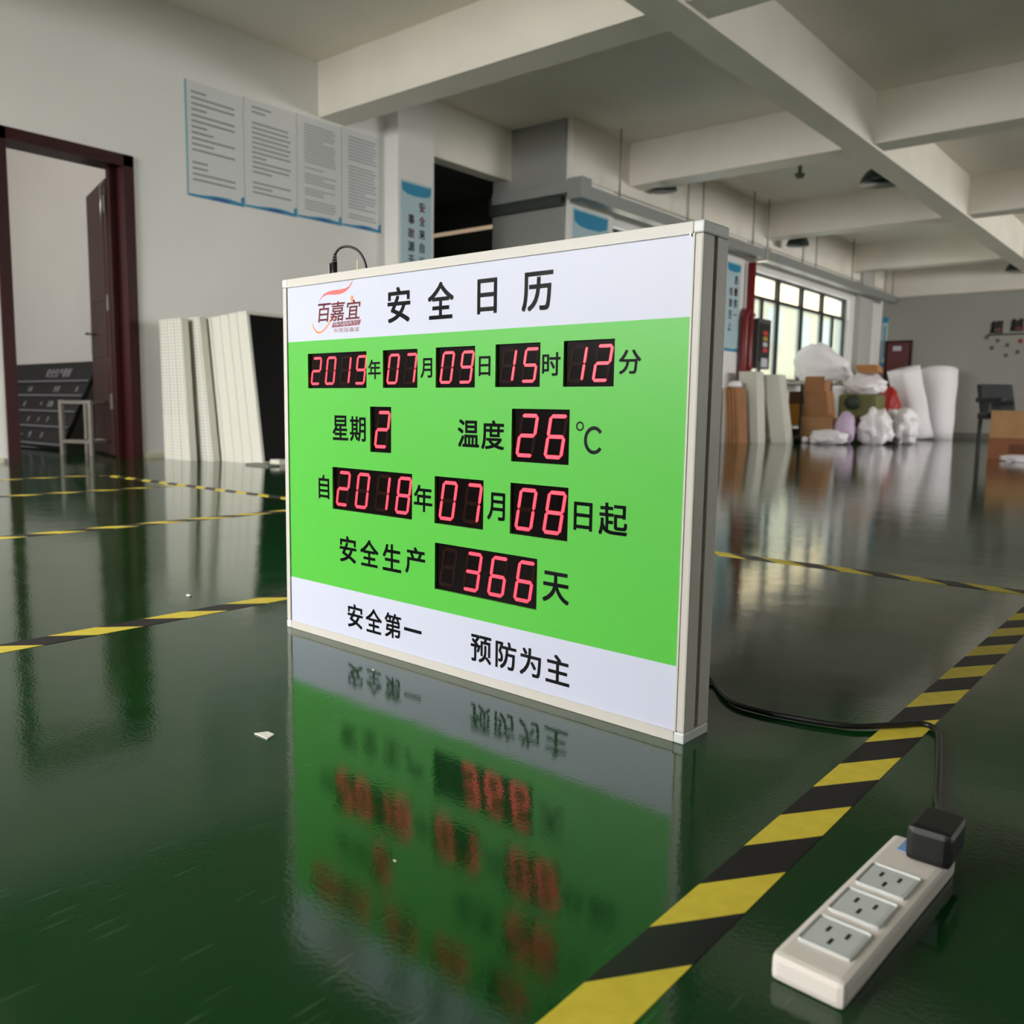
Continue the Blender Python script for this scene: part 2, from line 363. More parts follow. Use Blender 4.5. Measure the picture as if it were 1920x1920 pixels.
# windows: frames of dark metal, clear upper lights, frosted lower lights
def window(n, y0, y1, mull, tran, extra):
    w = st(empty('window_%d' % n, (VX-.1, y0, .86)))
    inv = Vector((VX-.1, y0, .86))
    def part(name, a, b, c, d, e, f, m, par=w):
        bmm = bmesh.new(); bx(bmm, a-inv.x, b-inv.x, c-inv.y, d-inv.y, e-inv.z, f-inv.z); return finish(name, bmm, m, par)
    fx0, fx1 = VX-.13, VX-.07; t = .035
    part('window_frame', fx0, fx1, y0, y0+t, .86, 2.29, win_frame); part('window_frame', fx0, fx1, y1-t, y1, .86, 2.29, win_frame)
    part('window_frame', fx0, fx1, y0+t, y1-t, 2.29-t, 2.29, win_frame); part('window_frame', fx0, fx1, y0+t, y1-t, .86, .86+t, win_frame)
    part('transom', fx0-.005, fx1+.005, y0+t, y1-t, tran-.022, tran+.022, win_frame)
    ys = [y0+t]+mull+[y1-t]
    for k, q in enumerate(mull): part('mullion', fx0-.004, fx1+.004, q-.03, q+.03, .86+t, 2.29-t, win_frame)
    for q in extra: part('mullion', fx0, fx1, q-.02, q+.02, .86+t, tran-.022, win_frame)
    for a, b in zip(ys[:-1], ys[1:]):
        part('glass_pane', VX-.102, VX-.098, a, b, tran, 2.29-t, clear_glass)
        part('glass_pane', VX-.102, VX-.098, a, b, .86+t, tran, frost_glass)
    part('window_sill', VX-.07, VX+.05, y0-.03, y1+.03, .80, .86, wall_m)
window(1, 7.86, 10.2, [8.64, 9.42], 1.97, [])
window(2, 11.25, 15.07, [12.33, 13.22, 14.06], 1.97, [11.8, 14.55])
# near wall windows, behind the camera
for n, (x0, x1) in ((3, (-5.75, -1.45)),):
    w = st(empty('window_%d' % n, (x0, -3.6, .85)))
    def wp(name, a, b, c, d, m):
        bmm = bmesh.new(); bx(bmm, a, b, -.03, .03, c, d); return finish(name, bmm, m, w)
    L_ = x1-x0
    wp('window_frame', 0, L_, 0, .04, win_frame); wp('window_frame', 0, L_, 1.76, 1.8, win_frame)
    for q in (0, L_/3-.02, 2*L_/3-.02, L_-.04): wp('mullion', q, q+.04, .04, 1.76, win_frame)
    for q in range(3): 
        bmm = bmesh.new(); bx(bmm, q*L_/3+.02, (q+1)*L_/3-.02, -.003, .003, .04, 1.76); finish('glass_pane', bmm, clear_glass, w)
# right wall windows, unseen, added to go with the fill lights
for n, y0, nq in ((4, 3.6, 3), (5, 10.1, 5)):
    w = st(empty('window_%d' % n, (8.1, y0, .85)))
    for q in range(nq):
        bmm = bmesh.new(); bx(bmm, -.03, .03, q*1.4-.02*(q > 0), q*1.4+.02*(q < nq-1), 0, 1.8); finish('mullion', bmm, win_frame, w)
        if q < nq-1: bmm = bmesh.new(); bx(bmm, -.003, .003, q*1.4+.02, q*1.4+1.38, 0, 1.8); finish('glass_pane', bmm, clear_glass, w)
# building outside
fac = empty('facade_building', (-15, 12, -4))
tag(fac, 'cream facade of a neighbouring building seen through the upper window panes', 'building')
def fpart(name, a, b, c, d, e, f, m):
    bmm = bmesh.new(); bx(bmm, a+15, b+15, c-12, d-12, e+4, f+4); return finish(name, bmm, m, fac)
fpart('wall', -18, -15, 2, 60, -4, 9, cream)
for yy in range(4, 60, 3):
    fpart('window', -15.0, -14.96, yy, yy+1.4, 3.2, 4.6, mat('far_window_glass', (196, 200, 196), .3))
    fpart('ledge', -15, -14.8, yy-.1, yy+1.5, 3.05, 3.18, cream)

# ------------------------------------------------------------ door
d = st(empty('door_1', (WX, 2.28, 0)))
def dpart(name, a, b, c, dd, e, f, m, par=d, bev=0):
    bmm = bmesh.new(); bx(bmm, a-WX, b-WX, c-2.28, dd-2.28, e, f, bev); return finish(name, bmm, m, par)
dpart('door_frame', WX-.19, WX+.02, 2.23, 2.30, 0, 2.06, maroon_dk)
dpart('door_frame', WX-.19, WX+.02, 3.04, 3.11, 0, 2.06, maroon_dk)
dpart('door_frame', WX-.19, WX+.02, 2.23, 3.11, 1.985, 2.06, maroon_dk)
dpart('door_stop', WX-.15, WX-.10, 2.995, 3.04, 0, 1.985, maroon_dk)
# the leaf swings into the inner room
leaf = st(empty('door_2', (WX-.19, 3.03, 0), math.radians(180-15)))
leaf['label'] = 'maroon wooden door leaf standing open into the inner room'
def lpart(name, *a, m=maroon, par=leaf, bev=.003):
    bmm = bmesh.new(); bx(bmm, *a, bev); return finish(name, bmm, m, par)
lp = lpart('door_leaf', 0, .71, -.02, .02, .015, 1.93)
for z0, z1 in ((.12, .62), (.72, 1.02), (1.12, 1.82)):
    for s in (-1, 1): lpart('moulding', .1, .64, s*.0205-.003, s*.0205+.003, z0, z1, par=leaf, bev=.002)
for s in (-1, 1):
    hp = lpart('handle_plate', .655, .690, s*.0235-.004, s*.0235+.004, .76, 1.0, m=steel)
    tube('door_handle', [(.672, s*.025, .905), (.672, s*.055, .905), (.66, s*.07, .905), (.58, s*.07, .905)], .008, steel, leaf)
for z0 in (.34, 1.03, 1.70):
    lpart('hinge', -.012, .02, .018, .034, z0, z0+.11, m=steel)
tube('door_closer_arm', [(.02, .03, 1.9), (-.03, .055, 1.86), (-.045, .06, 1.62)], .007, steel, leaf)

# far maroon door
d3 = st(empty('door_3', (-4.87, FY-.03, 0)))
bm = bmesh.new(); bx(bm, -.19, .19, -.01, .02, 0, 1.68); finish('door_leaf', bm, mat('far_door_maroon', (92, 34, 34), .4), d3)
for a, b in ((-.23, -.19), (.19, .23)):
    bm = bmesh.new(); bx(bm, a, b, -.02, .03, 0, 1.72); finish('door_frame', bm, maroon_dk, d3)
bm = bmesh.new(); bx(bm, -.19, .19, -.02, .03, 1.68, 1.72); finish('door_frame', bm, maroon_dk, d3)
bm = bmesh.new(); bx(bm, -.09, .05, -.02, -.01, 1.54, 1.62); finish('door_plate', bm, pale_print, d3)

# ------------------------------------------------------------ floor marking tapes
def tape(x0, x1, y0, y1, axis, k, phase, label, z=.0006):
    bm = bmesh.new(); bx(bm, x0, x1, y0, y1, 0, z)
    m = tape_mat('hazard_stripe_print', axis, k, phase)
    return tag(finish('floor_tape', bm, m), label, 'tape')
# stripes on this tape: yellow starts at y=.718 on its left edge (x=-.312) and .783 on its right edge (x=-.266)
P_ = .1662
tape(-.313, -.266, -1.2, 2.18, 'y', -1.41, -(.718+1.41*.312)+P_*20, 'black and yellow striped floor tape running beside the white power strip')
tape(-1.505, -1.452, -1.5, 2.18, 'y', -1.13, -(.664+1.13*1.452)+P_*30, 'black and yellow striped floor tape passing behind the green sign')
tape(-2.728, -2.670, -1.5, 2.18, 'y', -1.13, -(1.117+1.13*2.672)+P_*40, 'second striped floor tape left of the sign, parallel to the one reaching it', .0007)
tape(-3.895, -3.845, -1, 2.18, 'y', -1.13, P_*50, 'third striped floor tape left of the sign, before the leaning boards', .0007)
tape(-4.71, -4.66, -1, 2.18, 'y', -1.13, P_*50, 'worn striped floor tape closest to the maroon door', .0007)
tape(-4.66, 7.5, 2.185, 2.240, 'x', 1.35, -(-.643+1.35*2.237)+P_*40, 'long striped floor tape crossing the others behind the sign', .0009)

# ------------------------------------------------------------ the sign
SW, SH, SD = .8, .601, .0575
sign = empty('calendar_sign', (-1.2721538, .9166018, 0), 0)
ex = Vector((.79971865, -.0212122, 0)).normalized()      # along the face, left to right
ez = Vector((0, 0, 1)); en = ex.cross(ez)                 # out of the face, towards the camera
sign.matrix_world = Matrix(((ex.x, en.x*-1, 0, -1.2721538), (ex.y, en.y*-1, 0, .9166018), (0, 0, 1, 0), (0, 0, 0, 1)))
# local axes: x along the face, y into the sign, z up
tag(sign, 'large green and white electronic safety calendar sign with red digits standing on floor', 'sign')
T = .0130
Ox, Oz = Vector((1, 0, 0)), Vector((0, 0, 1))
# frame profiles with a raised lip
for nm, z0, z1 in (('frame_rail', 0, T+.001), ('frame_rail', SH-T-.001, SH)):
    bm = bmesh.new(); bx(bm, .0135, SW-.0135, 0, SD, z0, z1, .0012)
    lip = (z1-.0025, z1) if z0 == 0 else (z0, z0+.0025)
    bx(bm, .0135, SW-.0135, -.0012, .001, lip[0], lip[1]); finish(nm, bm, alu, sign)
for xo, s in ((0, 1), (SW, -1)):
    bm = bmesh.new()
    a, b = sorted((xo, xo+s*T)); bx(bm, a, b, 0, .0257, .0135, SH-.0135, .0025)
    bx(bm, a, b, .0322, SD, .0135, SH-.0135, .0015)
    li = sorted((xo+s*(T-.0025), xo+s*T)); bx(bm, li[0], li[1], -.0012, .001, .0135, SH-.0135)
    finish('frame_post', bm, alu, sign)
    a, b = sorted((xo+s*.010, xo+s*T)); box('side_slot', a, b, .0257, .0322, .0135, SH-.0135, slot_m, sign)
for xo, s in ((0, 1), (SW, -1)):
    for zo, q in ((0, 1), (SH, -1)):
        a, b = sorted((xo+s*-.0003, xo+s*.0135)); c, dd = sorted((zo if zo == 0 else zo+.0003, zo+q*.0135))
        box('corner_cap', a, b, -.0004, SD+.0003, c, dd, alu_cap, sign, .0022)
box('corner_screw', SW-.0165, SW-.0150, -.0022, 0, SH-.0165, SH-.0125, steel, sign, .0003)
box('back_panel', T, SW-T, SD-.006, SD-.003, T, SH-T, alu_cap, sign)
bm = bmesh.new()
for a, b, c, e in ((T-.001, SW-T+.001, T-.001, T+.003), (T-.001, SW-T+.001, SH-T-.003, SH-T+.001), (T-.001, T+.003, T+.003, SH-T-.003), (SW-T-.003, SW-T+.001, T+.003, SH-T-.003)): bx(bm, a, b, .0030, .0036, c, e)
finish('shadow_gap', bm, mat('gap_shade_blue', (92, 92, 140), .6), sign)  # strip carries the blue shade of the gap in its colour
# LED windows (u0,u1,v0,v1), digits, blank leading cells, digit size
WIN = [(.0691, .2207, .419, .4757, '2019'), (.2595, .3367, .419, .4757, '07'), (.3753, .4532, .419, .4760, '09'), (.4913, .5694, .4194, .4763, '15'), (.6074, .6851, .4194, .4765, '12'),
       (.2290, .2785, .3202, .3905, '2'), (.5221, .6194, .3205, .3908, '26'),
       (.1330, .3259, .2222, .2914, '2018'), (.3744, .4722, .2220, .2914, '07'), (.5217, .6203, .2222, .2917, '08'), (.3758, .5711, .1242, .1935, ' 366')]
# face panel: printed film with openings for the LED windows
us = sorted({.0140, SW-.0140} | {w[0] for w in WIN} | {w[1] for w in WIN})
vs_ = sorted({.0140, SH-.0140, .0925, .4966} | {w[2] for w in WIN} | {w[3] for w in WIN})
bm = bmesh.new(); cache = {}
def gv(u, v):
    k = (round(u, 5), round(v, 5))
    if k not in cache: cache[k] = bm.verts.new((u, .0008, v))
    return cache[k]
for a, b in zip(us[:-1], us[1:]):
    for c, e in zip(vs_[:-1], vs_[1:]):
        mu, mv = (a+b)/2, (c+e)/2
        if any(w[0] < mu < w[1] and w[2] < mv < w[3] for w in WIN): continue
        f = bm.faces.new((gv(a, c), gv(b, c), gv(b, e), gv(a, e))); f.material_index = 1 if .0925 < mv < .4966 else 0
me = bpy.data.meshes.new('face_panel')
r = bmesh.ops.extrude_face_region(bm, geom=list(bm.faces))
for v in [x for x in r['geom'] if isinstance(x, bmesh.types.BMVert)]: v.co.y += .0040
bmesh.ops.recalc_face_normals(bm, faces=bm.faces); bm.to_mesh(me); bm.free()
me.materials.append(face_white); me.materials.append(face_green)
fp = bpy.data.objects.new('face_panel', me); COL.objects.link(fp); fp.parent = sign

SEGS = {'0': 'abcdef', '1': 'bc', '2': 'abged', '3': 'abgcd', '4': 'fgbc', '5': 'afgcd', '6': 'afgedc', '7': 'abc', '8': 'abcdefg', '9': 'abcdfg', ' ': ''}
SLANT = .17
SEGM = {}
def seg_mesh(kind, w, h, t, mk):
    """one slanted segment: kind h or v; a hexagonal slab; lit ones have a deeper red rim"""
    key = (kind, round(w, 5), round(h, 5), mk)
    if key in SEGM: return SEGM[key]
    bm = bmesh.new()
    def slab(shr, y, mi):
        tt = t-shr*2
        if kind == 'h': L_ = w-t*.35-shr*2.2; pts = [(-L_/2, 0), (-L_/2+tt/2, tt/2), (L_/2-tt/2, tt/2), (L_/2, 0), (L_/2-tt/2, -tt/2), (-L_/2+tt/2, -tt/2)]
        else: L_ = h-t*.35-shr*2.2; pts = [(0, -L_/2), (tt/2, -L_/2+tt/2), (tt/2, L_/2-tt/2), (0, L_/2), (-tt/2, L_/2-tt/2), (-tt/2, -L_/2+tt/2)]
        pts = [(x+SLANT*z, z) for x, z in pts]
        f = [bm.verts.new((x, y, z)) for x, z in pts]; g = [bm.verts.new((x, .0006, z)) for x, z in pts]
        bm.faces.new(f[::-1]).material_index = mi
        for i in range(6): bm.faces.new((f[i], f[(i+1) % 6], g[(i+1) % 6], g[i])).material_index = mi
    if mk == 'on': slab(0, .0002, 1); slab(.00042, 0, 0)
    else: slab(.0001, .0002, 0)
    me = bpy.data.meshes.new('segment'); bmesh.ops.recalc_face_normals(bm, faces=bm.faces); bm.to_mesh(me); bm.free()
    if mk == 'on': me.materials.append(led_on); me.materials.append(led_edge)
    else: me.materials.append(led_off)
    SEGM[key] = me; return me
for (u0, u1, v0, v1, s) in WIN:
    small = v0 > .41
    disp = box('digit_display', u0-.001, u1+.001, .0049, .014, v0-.001, v1+.001, led_black, sign)
    DH = .0458 if small else .0580; DW = .0250 if small else .0314; t = .0042 if small else .0053
    n = len(s); pitch = .0384 if small else .0487
    # digits are centred in equal cells; shift for the parallax of the recess is real geometry
    uc = (u0+u1)/2 - (n-1)/2*pitch; vc = (v0+v1)/2
    for i, chx in enumerate(s):
        cx = uc+i*pitch
        for sg in 'abcdefg':
            hx = DW-t; hv = (DH-t)/2
            pos = {'a': (0, hv), 'g': (0, 0), 'd': (0, -hv), 'b': (hx/2+t*.0, hv/2), 'c': (hx/2, -hv/2), 'f': (-hx/2, hv/2), 'e': (-hx/2, -hv/2)}[sg]
            on = sg in SEGS[chx]
            me = seg_mesh('h' if sg in 'agd' else 'v', hx+t*.35, hv+t*.35, t, 'on' if on else 'off')
            o = bpy.data.objects.new('lit_segment' if on else 'unlit_segment', me); COL.objects.link(o); o.parent = disp
            o.location = (cx+pos[0]+SLANT*pos[1], .0043, vc+pos[1])
# printed characters: (char, centre u, centre v, width, height)
ROWS = [
 [('安', .2959, .5412, .0509, .0520), ('全', .3846, .5415, .0529, .0520), ('日', .4744, .5412, .0363, .0470), ('历', .5623, .5412, .0520, .0500)],
 [('年', .2398, .4474, .0298, .0300), ('月', .3558, .4474, .0245, .0285), ('日', .4714, .4479, .0217, .0270), ('时', .5879, .4482, .0300, .0300), ('分', .7075, .4483, .0317, .0290)],
 [('星', .1546, .3555, .0405, .0400), ('期', .1989, .3550, .0394, .0400), ('温', .4419, .3553, .0418, .0390), ('度', .4882, .3547, .0423, .0400)],
 [('自', .1098, .2568, .0290, .0400), ('年', .3501, .2564, .0400, .0400), ('月', .4962, .2570, .0330, .0385), ('日', .6443, .2570, .0292, .0365), ('起', .6901, .2576, .0430, .0405)],
 [('安', .1723, .1588, .0432, .0435), ('全', .2260, .1590, .0450, .0430), ('生', .2802, .1585, .0435, .0430), ('产', .3332, .1605, .0440, .0415), ('天', .6033, .1595, .0445, .0415)],
 [('安', .1899, .0508, .0389, .0395), ('全', .2366, .0508, .0400, .0395), ('第', .2823, .0514, .0390, .0395), ('一', .3282, .0520, .0395, .0052), ('预', .4709, .0510, .0400, .0395), ('防', .5182, .0514, .0385, .0395), ('为', .5625, .0508, .0375, .0390), ('主', .6094, .0506, .0400, .0395)]]
O0 = Vector((0, .0006, 0))
for ri, row in enumerate(ROWS):
    for c, cu, cv, w, h in row:
        V, Fc, gw, gh = glyph(c, .016)
        write('printed_character', c, O0, Ox, Oz, cu, cv, w/(gw+.034), h/(gh+.034), ink, sign, .017)
def arc(name, cx, cz, rx, rz, t, a0, a1, m, seg=40):
    bm = bmesh.new(); P = []
    for i in range(seg+1):
        a = a0+(a1-a0)*i/seg; P.append((bm.verts.new((cx+(rx)*math.cos(a), .0006, cz+rz*math.sin(a))), bm.verts.new((cx+(rx-t)*math.cos(a), .0006, cz+(rz-t)*math.sin(a)))))
    for p, q in zip(P[:-1], P[1:]): bm.faces.new((p[0], q[0], q[1], p[1]))
    return finish(name, bm, m, sign)
arc('printed_character', .6361, .3703, .0061, .0060, .0021, 0, 2*PI, ink)
arc('printed_character', .6580, .3535, .0152, .0174, .0046, math.radians(38), math.radians(322), ink)
# logo, printed top left
EMB = {
 'a': [(.0981, .5563), (.1062, .5640), (.1150, .5700), (.1250, .5725), (.1360, .5738), (.1540, .5740), (.1680, .5743), (.1780, .5770), (.1840, .5815), (.1900, .5872), (.1862, .5812), (.1800, .5750), (.1720, .5705), (.1640, .5680), (.1540, .5665), (.1420, .5668), (.1320, .5678), (.1215, .5678), (.1130, .5660), (.1060, .5625)],
 'b': [(.0810, .5285), (.0835, .5200), (.0885, .5130), (.0945, .5085), (.1020, .5072), (.1110, .5098), (.1200, .5148), (.1290, .5222), (.1360, .5295), (.1410, .5370), (.1375, .5370), (.1310, .5285), (.1230, .5205), (.1150, .5150), (.1070, .5110), (.1000, .5102), (.0930, .5128), (.0870, .5185), (.0830, .5245)]}
poly('logo_swoosh', EMB['a'], O0, Ox, Oz, logo_red, sign)
poly('logo_swoosh', EMB['b'], O0, Ox, Oz, logo_or, sign)
for c, cu, cv, w, h in (('百', .1136, .5400, .0330, .0290), ('嘉', .1490, .5405, .0350, .0300), ('宜', .1892, .5410, .0340, .0290)):
    V, Fc, gw, gh = glyph(c, .004); write('logo_character', c, O0, Ox, Oz, cu, cv, w/gw, h/gh, logo_dk, sign, .012, shear=.14)
arc('logo_dot', .1862, .5580, .0036, .0046, .0035, 0, 2*PI, logo_or, 20)
poly('logo_band', [(.1340, .5155), (.1385, .5235), (.2085, .5245), (.2040, .5165)], O0, Ox, Oz, logo_dk, sign)
V, Fc, gw, gh = glyph('BAIJIAYI', .03); write('logo_lettering', 'BAIJIAYI', Vector((0, .0004, 0)), Ox, Oz, .1712, .5200, .060/gw, .0060/gh, face_white, sign, .03, shear=.3)
V, Fc, gw, gh = glyph('东莞百嘉宜', .0); write('logo_lettering', '东莞百嘉宜', O0, Ox, Oz, .1716, .5104, .0646/gw, .0068/gh, logo_dk, sign, .0)

# cable plugged into the back of the sign, seen above its top edge
jc = empty('jack_cable', (-1.14, .985, .60)); tag(jc, 'black plug and cable looping up over the sign top edge', 'cable')
def jp(x, z, dy=0): return (x+1.14, dy, z-.60)
tube('cable', spline([jp(-1.2165, .646), jp(-1.212, .652), jp(-1.200, .6575), jp(-1.180, .657), jp(-1.160, .650), jp(-1.146, .638), jp(-1.136, .618), jp(-1.132, .58), jp(-1.13, .45, .02)]), .0021, black_rub, jc)
for i in range(4):
    tube('strain_relief_ring', [jp(-1.218+i*.0005, .6335+i*.0042), jp(-1.218+i*.0005, .636+i*.0042)], .0048-i*.0006, black_rub, jc)
tube('plug', [jp(-1.2185, .59), jp(-1.2185, .6335)], [.0052, .0050], black_rub, jc)
box('plug_side', -.0885, -.0835, -.0065, .002, -.01, .0335, mat('grey_plug_plastic', (120, 116, 110), .5), jc, .001)
w1 = tube('aerial_wire', [(-1.1585, .985, .575), (-1.1585, .985, .6325), (-1.1575, .985, .6335), (-1.1565, .985, .632), (-1.1560, .985, .575)], .0009, mat('pale_wire', (210, 190, 150), .4), None, 6)
tag(w1, 'thin pale wire hook sticking up behind the sign inside the cable loop', 'wire')
# the bracket that carries both on the back of the sign
bk = box('mounting_strip', .08, .20, SD, SD+.02, .50, .575, alu_cap, sign, .002)

# ------------------------------------------------------------ power cord and strip
cord = empty('power_lead', (-.4, 1.07, 0)); tag(cord, 'black power cord running from behind the sign over the striped tape', 'cord')
def cp(x, y, z=.0045): return (x+.4, y-1.07, z)
tube('cord', spline([cp(-.72, 1.02, .10), cp(-.66, 1.10, .05), cp(-.60, 1.135, .018), cp(-.555, 1.13, .0045), cp(-.515, 1.085), cp(-.485, 1.062), cp(-.445, 1.058), cp(-.41, 1.062), cp(-.372, 1.070), cp(-.335, 1.085, .005), cp(-.300, 1.122, .0052), cp(-.276, 1.150, .005), cp(-.256, 1.140), cp(-.240, 1.085), cp(-.222, 1.01), cp(-.205, .935), cp(-.190, .885, .012), cp(-.180, .850, .026)]), .0036, black_rub, cord)
tube('plug_sleeve', [cp(-.182, .856, .024), cp(-.168, .800, .036)], [.0075, .0095], black_rub, cord)
box('plug_body', .214, .250, -.322, -.270, .021, .052, black_rub, cord, .006)
ps = empty('power_strip', (-.180, .792, 0), math.radians(-3)); tag(ps, 'white power strip with pale blue sticker at the end of the cord', 'power strip')
bm = bmesh.new(); bx(bm, -.026, .026, -.24, 0, 0, .020, .005); finish('strip_body', bm, socket_white, ps)
bm = bmesh.new(); bx(bm, -.014, .006, -.03, -.008, .0198, .0204); finish('sticker', bm, blue_sticker, ps)
for i in range(3):
    yy = -.09-.052*i
    bm = bmesh.new(); bx(bm, -.019, .019, yy-.02, yy+.02, .0195, .0215, .003); so = finish('socket_outlet', bm, alu_cap, ps)
    for xa, ya in ((-.007, .006), (.007, .006), (0, -.008)):
        bm = bmesh.new(); bx(bm, xa-.0012, xa+.0012, yy+ya-.004, yy+ya+.004, .0213, .0217); finish('socket_slot', bm, slot_m, so)
chip = box('paper_scrap', -.873, -.853, .580, .594, .0004, .0016, mat('white_scrap', (232, 226, 220), .6), None, 0)
tag(chip, 'small white scrap lying alone on the green floor left of the sign', 'scrap')
for v in chip.data.vertices:
    if v.co.x > -.86 and v.co.y < .585: v.co.x += .006
    if v.co.x < -.86 and v.co.y > .59: v.co.x += .007
for i, (x, y, s) in enumerate(((-1.62, .93, .009), (-.962, .846, .004), (-.53, .49, .0025))):
    b = blob('litter_crumb', (x, y, s*.25), (s, s*.6, s*.25), mat('pale_crumb', (190, 196, 186), .7), None, .3, i, 1)
    tag(b, ('pale crumb on the floor beyond the striped tape left of the sign', 'tiny white crumb on the floor just left of the sign corner', 'tiny round pale crumb in front of the sign near its reflection')[i], 'crumb')

# ------------------------------------------------------------ posters on the walls
def wall_poster(name, org, ux, w, h, nrm, label, paper):
    o = empty(name, org); tag(o, label, 'poster')
    bm = bmesh.new(); q = [Vector((0, 0, 0)), ux*w, ux*w+Z*h, Z*h]
    f = [bm.verts.new(p+nrm*.004) for p in q]; g = [bm.verts.new(p) for p in q]
    bm.faces.new(f); 
    for i in range(4): bm.faces.new((f[i], f[(i+1) % 4], g[(i+1) % 4], g[i]))
    finish('sheet', bm, paper, o); return o
# four rule panels in one row high on the left wall
ed = [3.507, 3.990, 4.475, 4.930, 5.372]
for i in range(4):
    y0, y1 = ed[i]+.004, ed[i+1]-.004; w = y1-y0; z0 = 1.885+.008*i; h = .80
    lab = ('first rule panel from the maroon door, white with wide left margin', 'second rule panel from the maroon door, with short text lines', 'third rule panel from the maroon door, densely filled with text', 'fourth rule panel, nearest the narrow pillar, with text paragraphs')[i]
    po = wall_poster('rule_panel', (WX+.001, y0, z0), Y, w, h, X, lab, poster_white); po['group'] = 'rule panels on the left wall'
    o_ = X*.0048
    poly('border_wave', [(0, 0), (w, 0), (w, .02), (w*.9, .026), (w*.7, .036), (w*.5, .034), (w*.25, .020), (0, .016)], o_, Y, Z, cyan_print, po)
    poly('border_wave', [(w*.35, .004), (w*.75, .006), (w*.72, .020), (w*.55, .026)], o_+X*.0003, Y, Z, blue_print, po)
    poly('border_tab', [(w-.03, .0), (w, 0), (w, .075), (w-.03, .06)], o_+X*.0002, Y, Z, cyan_print, po)
    if i == 0: poly('border_edge', [(0, 0), (.016, 0), (.016, h), (0, h)], o_+X*.0002, Y, Z, mat('pale_cyan_print', (130, 176, 196), .5), po)
    bm = bmesh.new(); rnd = random.Random(i+3)
    zz = .115 if i < 2 else .075; gap = (.040, .036, .022, .026)[i]
    while zz < h-.05:
        L_ = w*(.74*rnd.choice((1, 1, .95, .5, .35)) if i < 2 else .72*rnd.choice((1, .97, .93, .6)))
        x0 = .05+ (0.02 if i else 0)
        f = bm.faces.new([bm.verts.new(o_+X*.0002+Y*a+Z*b) for a, b in ((x0, zz), (x0+L_, zz), (x0+L_, zz+gap*.34), (x0, zz+gap*.34))])
        zz += gap*(2.2 if rnd.random() < .15 else 1)
    me = bpy.data.meshes.new('text_lines'); bm.to_mesh(me); bm.free(); me.materials.append(line_print)
    tl = bpy.data.objects.new('text_lines', me); COL.objects.link(tl); tl.parent = po; tl['kind'] = 'stuff'
# slogan posters on the pillars
def slogan(org, w, h, label, right_c, left_c, size, n_red, top_h, grp='slogan posters'):
    po = wall_poster('slogan_poster', org, Y, w, h, X, label, poster_pale); po['group'] = grp
    o_ = X*.0048
    poly('poster_header', [(0.02*w, h-.02), (w*.98, h-.02), (w*.96, h-.02-top_h*.7), (w*.75, h-.02-top_h*.95), (w*.45, h-.02-top_h), (w*.2, h-.02-top_h*.95), (0.04*w, h-.02-top_h*.7)], o_, Y, Z, cyan_print, po)
    poly('poster_footer', [(0, 0), (w, 0), (w, .05), (w*.6, .03), (0, .04)], o_, Y, Z, cyan_print, po)
    for chars, cu, top in ((right_c, w*.68, h-top_h-.05), (left_c, w*.33, h-top_h-.05-size*1.15)):
        for k, c in enumerate(chars):
            V, Fc, gw, gh = glyph(c, .02); s_ = size*.82
            zc = top-size/2-k*size*1.12
            if zc < .06: break
            write('poster_character', c, o_+X*.0002, Y, Z, cu, zc, s_*.9/max(gw, gh), s_/max(gw, gh), red_print if k < n_red else navy_print, po, .02)
    return po
slogan((-5.829, 5.45, .95), .38, 1.42, 'pale blue slogan poster on the narrow pillar right of the rule panels', '安全来自长期警惕', '事故源于瞬间麻痹', .105, 2, .10)
slogan((VX+.041, 7.09, 1.05), .62, 1.29, 'slogan poster with blue header on the pillar beside the hall window, above the sign', '提高安全意识', '建设平安企业', .13, 2, .15)
slogan((VX+.041, 10.42, 1.17), .40, 1.12, 'slogan poster on the pillar beside the red pipe', '质量第一', '信誉至上', .13, 2, .10)
po = empty('slogan_poster', (-5.185, FY-.001, 1.25)); tag(po, 'narrow blue poster beside the small maroon door at the far corner', 'poster', 'slogan posters')
bm = bmesh.new(); bx(bm, 0, .10, -.006, 0, 0, .90); finish('sheet', bm, poster_pale, po)
bm = bmesh.new(); bx(bm, 0, .10, -.008, -.006, .80, .90); bx(bm, 0, .10, -.008, -.006, 0, .08); finish('poster_header', bm, cyan_print, po)
bm = bmesh.new(); bx(bm, .03, .07, -.008, -.006, .16, .74); finish('poster_text_block', bm, mat('mid_blue_print', (110, 150, 176), .5), po)
